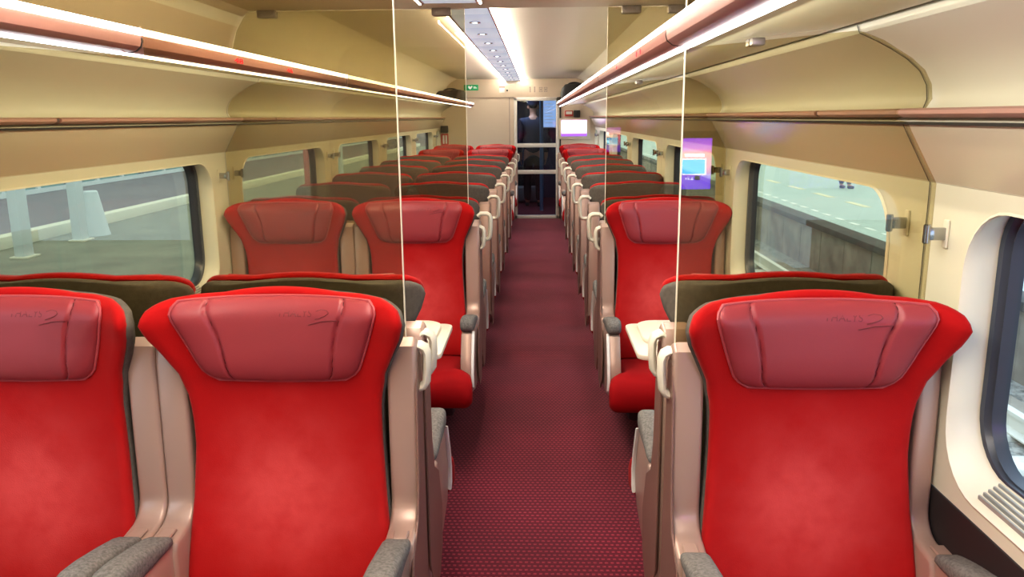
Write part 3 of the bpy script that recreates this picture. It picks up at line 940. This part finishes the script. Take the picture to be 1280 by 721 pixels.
# right end wall: fittings above the display
t = thing('fire_call_box', 'small red-framed box high on the right end wall', 'wall box', (.47, EY - .02, CH + .05))
obj('box_case', box((-.06, -.02, -.04), (.06, .02, .04), .006), 'red_sign', t); obj('box_window', box((-.045, -.024, -.012), (.045, -.018, .028)), 'white', t)
t = thing('wall_speaker', 'small black box beside the red-framed box on the right end wall', 'wall box', (.585, EY - .02, CH + .045))
obj('box_case', box((-.045, -.03, -.05), (.045, .02, .05), .008), 'dark', t)

def tv_mat(name, stops, power, ax='Z'):
    m = bpy.data.materials.new(name); m.use_nodes = True
    nt = m.node_tree; nt.nodes.clear()
    out = nt.nodes.new('ShaderNodeOutputMaterial'); e = nt.nodes.new('ShaderNodeEmission')
    tc = nt.nodes.new('ShaderNodeTexCoord'); sp = nt.nodes.new('ShaderNodeSeparateXYZ')
    nt.links.new(tc.outputs['Generated'], sp.inputs[0])
    cr = nt.nodes.new('ShaderNodeValToRGB'); els = cr.color_ramp.elements
    while len(els) > 1: els.remove(els[-1])
    els[0].position = stops[0][0]; els[0].color = stops[0][1]
    for p, c in stops[1:]:
        k = els.new(p); k.color = c
    nt.links.new(sp.outputs[ax], cr.inputs['Fac'])
    nt.links.new(cr.outputs['Color'], e.inputs['Color']); e.inputs['Strength'].default_value = power
    nt.links.new(e.outputs[0], out.inputs['Surface'])
    return m
M['tv_far'] = tv_mat('display_far', [(0, srgb(150, 90, 240)), (.12, srgb(140, 80, 235)), (.2, srgb(230, 200, 255)), (.4, srgb(255, 248, 255)), (.85, srgb(255, 240, 255)), (1, srgb(225, 180, 255))], 1.7)
M['tv_back'] = tv_mat('display_back', [(0, srgb(96, 30, 230)), (.25, srgb(120, 60, 240)), (.34, srgb(190, 110, 200)), (.52, srgb(240, 130, 190)), (.70, srgb(250, 150, 170)), (.8, srgb(190, 110, 240)), (1, srgb(130, 50, 225))], 13.0)
M['tv_cyan'] = emit_mat('display_cyan', srgb(0, 150, 255), 20.0)
M['tv_white'] = emit_mat('display_white', srgb(220, 225, 255), 17.0)
M['tv_navy'] = emit_mat('display_navy', srgb(60, 30, 90), 5.0)
t = thing('wall_display', 'bright white and purple information display on the right end wall', 'screen', (.545, EY - .03, CH - .16))
obj('bezel', box((-.235, 0, -.16), (.235, .03, .145), .004), 'portal', t)
obj('screen', box((-.185, -.006, -.115), (.185, .0, .115)), 'tv_far', t, 0)
t = thing('wall_display', 'purple information display seen mirrored in the right glass screen', 'screen', (.615, Y0 + .04, CH - .205))
obj('bezel', box((-.20, -.035, -.14), (.20, -.004, .14), .004), 'dark', t)
sc_ = obj('screen', box((-.145, -.004, -.110), (.145, 0, .110)), 'tv_back', t, 0)
obj('cyan_panel', box((.02, .0005, -.043), (.118, .002, .018)), 'tv_cyan', sc_, 0)
obj('white_border', box((.014, .0001, -.048), (.124, .0005, .023)), 'tv_white', sc_, 0)
obj('train_icon', box((.075, .0005, -.070), (.098, .002, -.052)), 'tv_navy', sc_, 0)
obj('text_band', box((.03, .0005, .030), (.115, .001, .044)), 'tv_white', sc_, 0)
def pl(c): return (.070 - c.x, .001, -.070 + c.y)
text_mesh('clock_text', '6:31', .022, 'tv_white', pl, sc_)

# ------------------------------------------------------------------ vestibule beyond the glass door
bm = B()
add_box(bm, (CX - 1.24, 15.2, 0), (CX + 1.24, 15.25, CH + .6)); add_box(bm, (CX - 1.24, EY + .05, CH + .6), (CX + 1.24, 15.2, CH + .65))
add_box(bm, (CX - 1.24, EY + .05, 0), (CX - 1.20, 15.2, CH + .6)); add_box(bm, (CX + 1.20, EY + .05, 0), (CX + 1.24, 15.2, CH + .6))
struct('wall_vestibule', bm, 'vest')
o = obj('grab_pole', tube([(.075, 13.0, 0), (.075, 13.0, CH + .6)], .03, 12), 'blue'); tag(o, 'pale blue upright pole behind the glass end door', 'pole')
t = thing('route_poster', 'pale blue route poster behind the glass door, upper right', 'poster', (.215, 13.1, CH + .06))
obj('poster_frame', box((-.13, 0, -.23), (.13, .02, .22), .004), 'frame', t)
pp = B(); add_box(pp, (-.115, -.006, -.215), (.115, 0, .205)); pos = obj('poster_sheet', pp, 'poster', t, 0)
ln = B()
for k in range(7): add_box(ln, (-.09, -.008, .15 - k * .05), (-.09 + .12 + .05 * ((k * 7) % 3) / 3, -.0055, .158 - k * .05))
obj('printed_lines', ln, 'signwhite', pos)
# luggage stack in the vestibule
def suitcase(x, y, z, w, d, h, m, label, lie):
    t = thing('suitcase', label, 'suitcase', (x, y, z))
    obj('case_shell', box((-w / 2, -d / 2, .03), (w / 2, d / 2, h), .03, 3), m, t)
    rb = B()
    for k in range(4): add_box(rb, (-w / 2 + .06 + k * (w - .12) / 3 - .01, -d / 2 - .006, .07), (-w / 2 + .06 + k * (w - .12) / 3 + .01, -d / 2 + .004, h - .05), .003)
    obj('shell_rib', rb, m, t)
    obj('carry_handle', tube([(-.06, -d / 2 - .002, h * .7), (-.05, -d / 2 - .03, h * .7), (.05, -d / 2 - .03, h * .7), (.06, -d / 2 - .002, h * .7)], .008, 6), 'dark', t)
    for sx in (-1, 1):
        wl_ = B(); add_lathe(wl_, [(.012, -.01), (.025, -.008), (.025, .008), (.012, .01)], (0, 0, 0), 12)
        bmesh.ops.rotate(wl_, matrix=Matrix.Rotation(PI / 2, 3, 'Y'), verts=wl_.verts)
        q = obj('wheel', wl_, 'dark', t); q.location = (sx * w * .38, -d * .25, .025)
suitcase(-.16, 14.2, .0, .46, .26, .30, 'case_grey', 'grey ribbed suitcase lying on the vestibule floor behind the door', True)
suitcase(-.14, 14.6, .0, .40, .25, .62, 'black', 'dark upright suitcase behind the grey one in the vestibule', True)

# ------------------------------------------------------------------ people
def skin_body(name, joints, edges, m, parent=None, sub=2):
    me = bpy.data.meshes.new(name)
    keys = list(joints); idx = {k: i for i, k in enumerate(keys)}
    me.from_pydata([joints[k][0] for k in keys], [(idx[a], idx[b]) for a, b in edges], [])
    me.materials.append(M[m])
    o = bpy.data.objects.new(name, me); COL.objects.link(o)
    sk = o.modifiers.new('skin', 'SKIN'); sk.use_smooth_shade = True
    for i, k in enumerate(keys):
        r = joints[k][1]; me.skin_vertices[0].data[i].radius = r if isinstance(r, tuple) else (r, r)
    me.skin_vertices[0].data[0].use_root = True
    s = o.modifiers.new('subsurf', 'SUBSURF'); s.levels = sub; s.render_levels = sub
    # bake the modifiers so the figure is one plain mesh
    bpy.context.view_layer.update()
    dg = bpy.context.evaluated_depsgraph_get()
    m2 = bpy.data.meshes.new_from_object(o.evaluated_get(dg))
    bpy.data.objects.remove(o)
    m2.shade_smooth()
    q = bpy.data.objects.new(name, m2); COL.objects.link(q)
    if parent: q.parent = parent
    return q

def person(loc, rz, label, coat, trousers, cap=False, scale=1.0):
    """standing figure facing -Y, 1.76 m"""
    p = thing('person', label, 'person', loc, rz)
    p.scale = (scale,) * 3
    J = {'pel': ((0, .01, .94), (.15, .10)), 'wai': ((0, 0, 1.08), (.135, .095)), 'che': ((0, .01, 1.28), (.165, .11)), 'shc': ((0, .02, 1.42), (.12, .085)), 'nec': ((0, .015, 1.50), .055),
         'nk2': ((0, 0, 1.56), .055), 'hd1': ((0, -.012, 1.61), (.072, .085)), 'hd2': ((0, -.005, 1.68), (.078, .095)), 'hd3': ((0, .0, 1.735), (.055, .065))}
    E = [('pel', 'wai'), ('wai', 'che'), ('che', 'shc'), ('shc', 'nec'), ('nec', 'nk2'), ('nk2', 'hd1'), ('hd1', 'hd2'), ('hd2', 'hd3')]
    for n, s in (('l', -1), ('r', 1)):
        J.update({n + 'sh': ((s * .17, .02, 1.42), .062), n + 'el': ((s * .225, .04, 1.13), .045), n + 'wr': ((s * .215, -.02, .89), .030), n + 'pa': ((s * .212, -.035, .82), (.022, .036)),
                  n + 'hi': ((s * .09, .01, .88), .088), n + 'kn': ((s * .10, -.015, .49), .058), n + 'ca': ((s * .10, .015, .34), .054), n + 'an': ((s * .10, .02, .085), .038), n + 'to': ((s * .115, -.12, .035), .034)})
        E += [('shc', n + 'sh'), (n + 'sh', n + 'el'), (n + 'el', n + 'wr'), (n + 'wr', n + 'pa'), ('pel', n + 'hi'), (n + 'hi', n + 'kn'), (n + 'kn', n + 'ca'), (n + 'ca', n + 'an'), (n + 'an', n + 'to')]
        for f, (dx, ln) in enumerate(((-.030, .075), (-.011, .088), (.010, .084), (.029, .068))):
            a, b, c = n + 'f%da' % f, n + 'f%db' % f, n + 'f%dc' % f
            J[a] = ((s * .212, -.037 + dx * 1.0, .785), .0095); J[b] = ((s * .205, -.045 + dx * 1.05, .785 - ln * .5), .0088); J[c] = ((s * .192, -.052 + dx * 1.05, .785 - ln), .0078)
            E += [(n + 'pa', a), (a, b), (b, c)]
        J[n + 't1'] = ((s * .200, -.075, .825), .011); J[n + 't2'] = ((s * .190, -.095, .785), .009)
        E += [(n + 'pa', n + 't1'), (n + 't1', n + 't2')]
    body = skin_body('body', J, E, 'skin', p)
    # nose, ears on the head
    f = B()
    add_prism(f, [(-.100, 1.672), (-.122, 1.628), (-.098, 1.618)], 0, -.012, .012, bev=.004)
    for s in (-1, 1): add_lathe(f, [(.004, -.028), (.016, -.02), (.018, .0), (.015, .02), (.004, .03)], (s * .080, .005, 1.655), 8)
    obj('face', f, 'skin', p)
    ey = B()
    for s in (-1, 1): add_lathe(ey, [(.002, -.006), (.010, -.003), (.010, .003), (.002, .006)], (s * .030, -.093, 1.668), 8)
    add_box(ey, (-.022, -.102, 1.586), (.022, -.090, 1.591))
    obj('eyes_and_mouth', ey, 'hair', p)
    cj = {'pel': ((0, .012, .86), (.19, .14)), 'wai': ((0, 0, 1.08), (.168, .125)), 'che': ((0, .012, 1.28), (.195, .14)), 'shc': ((0, .022, 1.42), (.145, .105)), 'nec': ((0, .015, 1.495), .07)}
    ce = [('pel', 'wai'), ('wai', 'che'), ('che', 'shc'), ('shc', 'nec')]
    for n, s in (('l', -1), ('r', 1)):
        cj.update({n + 'sh': ((s * .18, .02, 1.415), .080), n + 'el': ((s * .23, .04, 1.13), .062), n + 'wr': ((s * .217, -.015, .905), .048)})
        ce += [('shc', n + 'sh'), (n + 'sh', n + 'el'), (n + 'el', n + 'wr')]
    skin_body('jacket', cj, ce, coat, p)
    tj = {'pel': ((0, .01, .95), (.165, .115)), 'cr': ((0, .01, .90), (.16, .11))}
    te = [('pel', 'cr')]
    for n, s in (('l', -1), ('r', 1)):
        tj.update({n + 'hi': ((s * .09, .01, .82), .098), n + 'kn': ((s * .10, -.01, .49), .076), n + 'an': ((s * .10, .015, .09), .062)})
        te += [('cr', n + 'hi'), (n + 'hi', n + 'kn'), (n + 'kn', n + 'an')]
    skin_body('trousers', tj, te, trousers, p)
    for s in (-1, 1):
        sj = {'a': ((s * .10, .06, .048), .046), 'b': ((s * .105, -.02, .046), .044), 'c': ((s * .115, -.11, .036), .040), 'd': ((s * .12, -.165, .030), .028)}
        skin_body('shoe', sj, [('a', 'b'), ('b', 'c'), ('c', 'd')], 'shoe', p)
    hj = {'a': ((0, .055, 1.62), (.062, .05)), 'b': ((0, .045, 1.70), (.084, .066)), 'c': ((0, .0, 1.755), (.066, .075))}
    skin_body('hair', hj, [('a', 'b'), ('b', 'c')], 'hair', p)
    if cap:
        cb = B(); add_lathe(cb, [(.098, 1.695), (.100, 1.73), (.112, 1.76), (.108, 1.785), (.05, 1.79)], (0, 0, 0), 24)
        obj('cap', cb, 'navy', p)
    return p
person((-.06, 13.6, 0), PI, 'person in a dark navy jacket seen from behind through the glass end door', 'navy', 'black', cap=True, scale=1.0)

# ------------------------------------------------------------------ outside, left: platform with posts
GL = CH - 2.02
bm = B(); add_box(bm, (-8.66, -10, GL - .2), (-1.72, 60, GL)); struct('ground_platform_left', bm, 'asphalt', 0)
bm = B(); add_box(bm, (-60, -10, GL - .5), (-8.66, 120, GL - .02)); struct('ground_road_left', bm, 'road', 0)
bm = B(); add_box(bm, (-8.90, -10, GL - .1), (-8.64, 60, GL + .20), .03); o = obj('kerb', bm, 'kerb'); tag(o, 'long cream raised kerb along the left platform edge', 'kerb')
def post_proto():
    t = empty('platform_post')
    obj('column', box((-.08, -.12, 0), (.08, .12, 4.2), .012), 'post', t)
    obj('base_plate', box((-.13, -.17, 0), (.15, .17, .03), .006), 'kerb', t)
    return t
pp_ = None
for i, (x, y, lb) in enumerate(((-7.81, 11.80, 'white square post on the left platform, left of the pale cone'), (-7.90, 13.50, 'white square post on the left platform just beside the pale cone'), (-7.72, 19.0, 'white square post on the left platform beyond the cone'), (-7.72, 10.4, 'white square post on the left platform nearest the camera'))):
    if pp_ is None: pp_ = o = post_proto()
    else: o = dup(pp_)
    o.location = (x, y, GL); tag(o, lb, 'post', 'white platform posts')
t = thing('bollard_cone', 'pale tapered concrete bollard beside the second white platform post', 'bollard', (-8.03, 14.2, GL))
bm = B(); add_lathe(bm, [(.26, 0), (.25, .03), (.12, .78), (.10, .80), (.03, .80)], (0, 0, 0), 20); obj('cone_body', bm, 'post', t)
# station building across the road
t = thing('station_building', 'long teal glazed building across the road on the left', 'building', (-14.5, 30, GL))
obj('glazed_wall', box((0, -36, 0), (-3, 60, 5)), 'teal', t, 0)
bm = B(); add_box(bm, (.0, -36, 0), (.12, 60, .12)); add_box(bm, (0, -36, 1.1), (.06, 60, 1.18)); obj('sill_band', bm, 'post', t)
bm = B()
for k in range(60): add_box(bm, (.0, -36 + k * 1.6, .1), (.08, -35.86 + k * 1.6, 4.6))
o = obj('mullions', bm, 'post', t)
bm = B()
for k in range(20): add_box(bm, (.02, -34 + k * 4.7, .15), (.10, -33.1 + k * 4.7, 2.4))
obj('dark_doors', bm, 'gasket', t)
t = thing('signal_post', 'red post with crossbar out on the left platform, seen through second window', 'post', (-5.0, 17.4, GL))
obj('post_shaft', tube([(0, 0, 0), (0, 0, 2.0)], .06, 10), 'red_sign', t); obj('crossbar', box((-.08, -.06, 1.7), (.5, .06, 1.8), .01), 'red_sign', t)
o = obj('lamp_post', tube([(0, 0, 0), (0, 0, 2.6)], .05, 10), 'post'); o.location = (-4.1, 16.8, GL); tag(o, 'slim white lamp post on the left platform near the red post', 'post')

# ------------------------------------------------------------------ outside, right: track and platform
GR = CH - 2.53
bm = B(); add_box(bm, (1.3, -10, GR - .4), (4.66, 80, GR)); tag(obj('ballast_bed', bm, 'ballast', None, 0), kind='structure')
PT = CH - 1.72
t = None
bm = B(); add_box(bm, (4.66, -10, GR - .4), (40, 80, PT)); struct('ground_platform_right', bm, 'platform', 0)
bm = B(); add_box(bm, (4.50, -10, PT - .09), (4.80, 80, PT + .004), .01); o = obj('platform_coping', bm, 'conc_dark'); tag(o, 'dark grey coping along the right platform edge', 'platform edge')
bm = B()
for k in range(90):
    y = -10 + k * 1.0
    add_box(bm, (4.60, y + .012, GR), (4.66, y + .988, PT - .115), .004, 1)
o = obj('platform_wall', bm, 'concrete'); tag(o, 'grey concrete panel wall below the right platform edge', 'wall')
bm = B(); add_box(bm, (3.96, -10, GR), (4.18, 80, GR + .10), .02); o = obj('cable_trough', bm, 'concrete'); tag(o, 'concrete cable trough running along the platform wall', 'cable trough')
bm = B()
for k in range(70): add_box(bm, (5.05, 1 + k * .62, PT + .001), (5.13, 1.30 + k * .62, PT + .006))
o = obj('platform_marking', bm, 'tactile'); tag(o, 'white dashed safety line along the right platform', 'marking')
bm = B()
for k in range(20): add_box(bm, (6.18, 2 + k * 1.9, PT + .001), (6.32, 3.0 + k * 1.9, PT + .006))
o = obj('platform_marking', bm, 'tactile_y'); tag(o, 'cream dashed line further in on the right platform', 'marking')
for x, lb in ((2.36, 'steel rail nearer the train on the right track'), (3.80, 'steel rail nearer the platform on the right track')):
    bm = prism([(-.075, 0), (.075, 0), (.075, .012), (.012, .03), (.012, .12), (.036, .135), (.036, .165), (-.036, .165), (-.036, .135), (-.012, .12), (-.012, .03), (-.075, .012)], 1, -10, 80)
    o = obj('rail', bm, 'rail', None, .5); o.location = (x, 0, GR + .044); tag(o, lb, 'rail', 'rails of the right track')
sp_ = None
for k in range(30):
    if sp_ is None:
        bm = B(); add_prism(bm, [(-.15, 0), (.15, 0), (.12, .06), (-.12, .06)], 0, -.86, .86, bev=.005); sp_ = o = obj('railway_sleeper', bm, 'sleeper')
    else:
        o = sp_.copy(); COL.objects.link(o)
    o.location = (3.06, 1.2 + k * .62, GR - .018)
    tag(o, 'pale concrete sleeper under the rails of the right track', 'sleeper', 'sleepers of the right track')
person((7.30, 19.27, PT), 2.2, 'person in navy trousers standing on the right platform, only feet visible', 'navy', 'navy')
# dark canopy edge far over the right platform
# ------------------------------------------------------------------ world and lamps
w = bpy.data.worlds.new('sky'); SC.world = w; w.use_nodes = True
nt = w.node_tree; bg = nt.nodes['Background']
bg.inputs['Color'].default_value = (.74, .92, 1.16, 1); bg.inputs['Strength'].default_value = 2.0

def area(name, loc, rot, sx, sy, power, col=(1, .92, .80)):
    l = bpy.data.lights.new(name, 'AREA'); l.shape = 'RECTANGLE'; l.size = sx; l.size_y = sy; l.energy = power; l.color = col
    o = bpy.data.objects.new(name, l); COL.objects.link(o); o.location = loc; o.rotation_euler = rot
    return o
for y in (.8, 2.4):
    area('ceiling_lamp', (LX, y, CH + .43), (0, 0, 0), .16, 1.3, 10)
for sd in (-1, 1):
    for k in range(3):
        o = area('rack_fill', (WX(sd, .64), 1.7 + 3.7 * k, CH + .128), (0, 0, 0), .03, 3.6, 8, (1, .97, .90))  # added light, strengthens the lower strip's light on the cove
        o.rotation_euler = (0, -sd * math.radians(48), 0)
area('vestibule_lamp', (CX, 13.4, CH + .55), (0, 0, 0), .3, .8, 14, (.8, .9, 1))
area('entrance_lamp', (.0, -.5, CH + .5), (0, 0, 0), .5, .5, 6)

# ------------------------------------------------------------------ camera
cam = bpy.data.cameras.new('camera'); co = bpy.data.objects.new('camera', cam); COL.objects.link(co)
cam.sensor_width = 36; cam.lens = 36 * 1000 / 1280; cam.clip_start = .03; cam.clip_end = 500
vpx, vpy = 671.0, 146.5
yc = Vector((vpx - 640, 360.5 - vpy, -1000)).normalized()
a = -.0090
zc = Vector((a, 1, (yc.x * a + yc.y) / -yc.z)); zc.normalize()
xc = yc.cross(zc)
R = Matrix((xc, yc, zc))            # rows: world axes in camera space  -> columns of inverse
R = Matrix(((xc.x, xc.y, xc.z), (yc.x, yc.y, yc.z), (zc.x, zc.y, zc.z)))
co.matrix_world = Matrix.Translation((0, 0, CH)) @ R.to_4x4()
SC.camera = co
SC.view_settings.view_transform = 'Standard'
SC.view_settings.look = 'None'
SC.view_settings.exposure = 0.34
SC.view_settings.gamma = 0.93
SC.cycles.max_bounces = 10; SC.cycles.transparent_max_bounces = 24; SC.cycles.use_denoising = True
SC.cycles.caustics_reflective = False; SC.cycles.caustics_refractive = False
SC.cycles.sample_clamp_indirect = 6
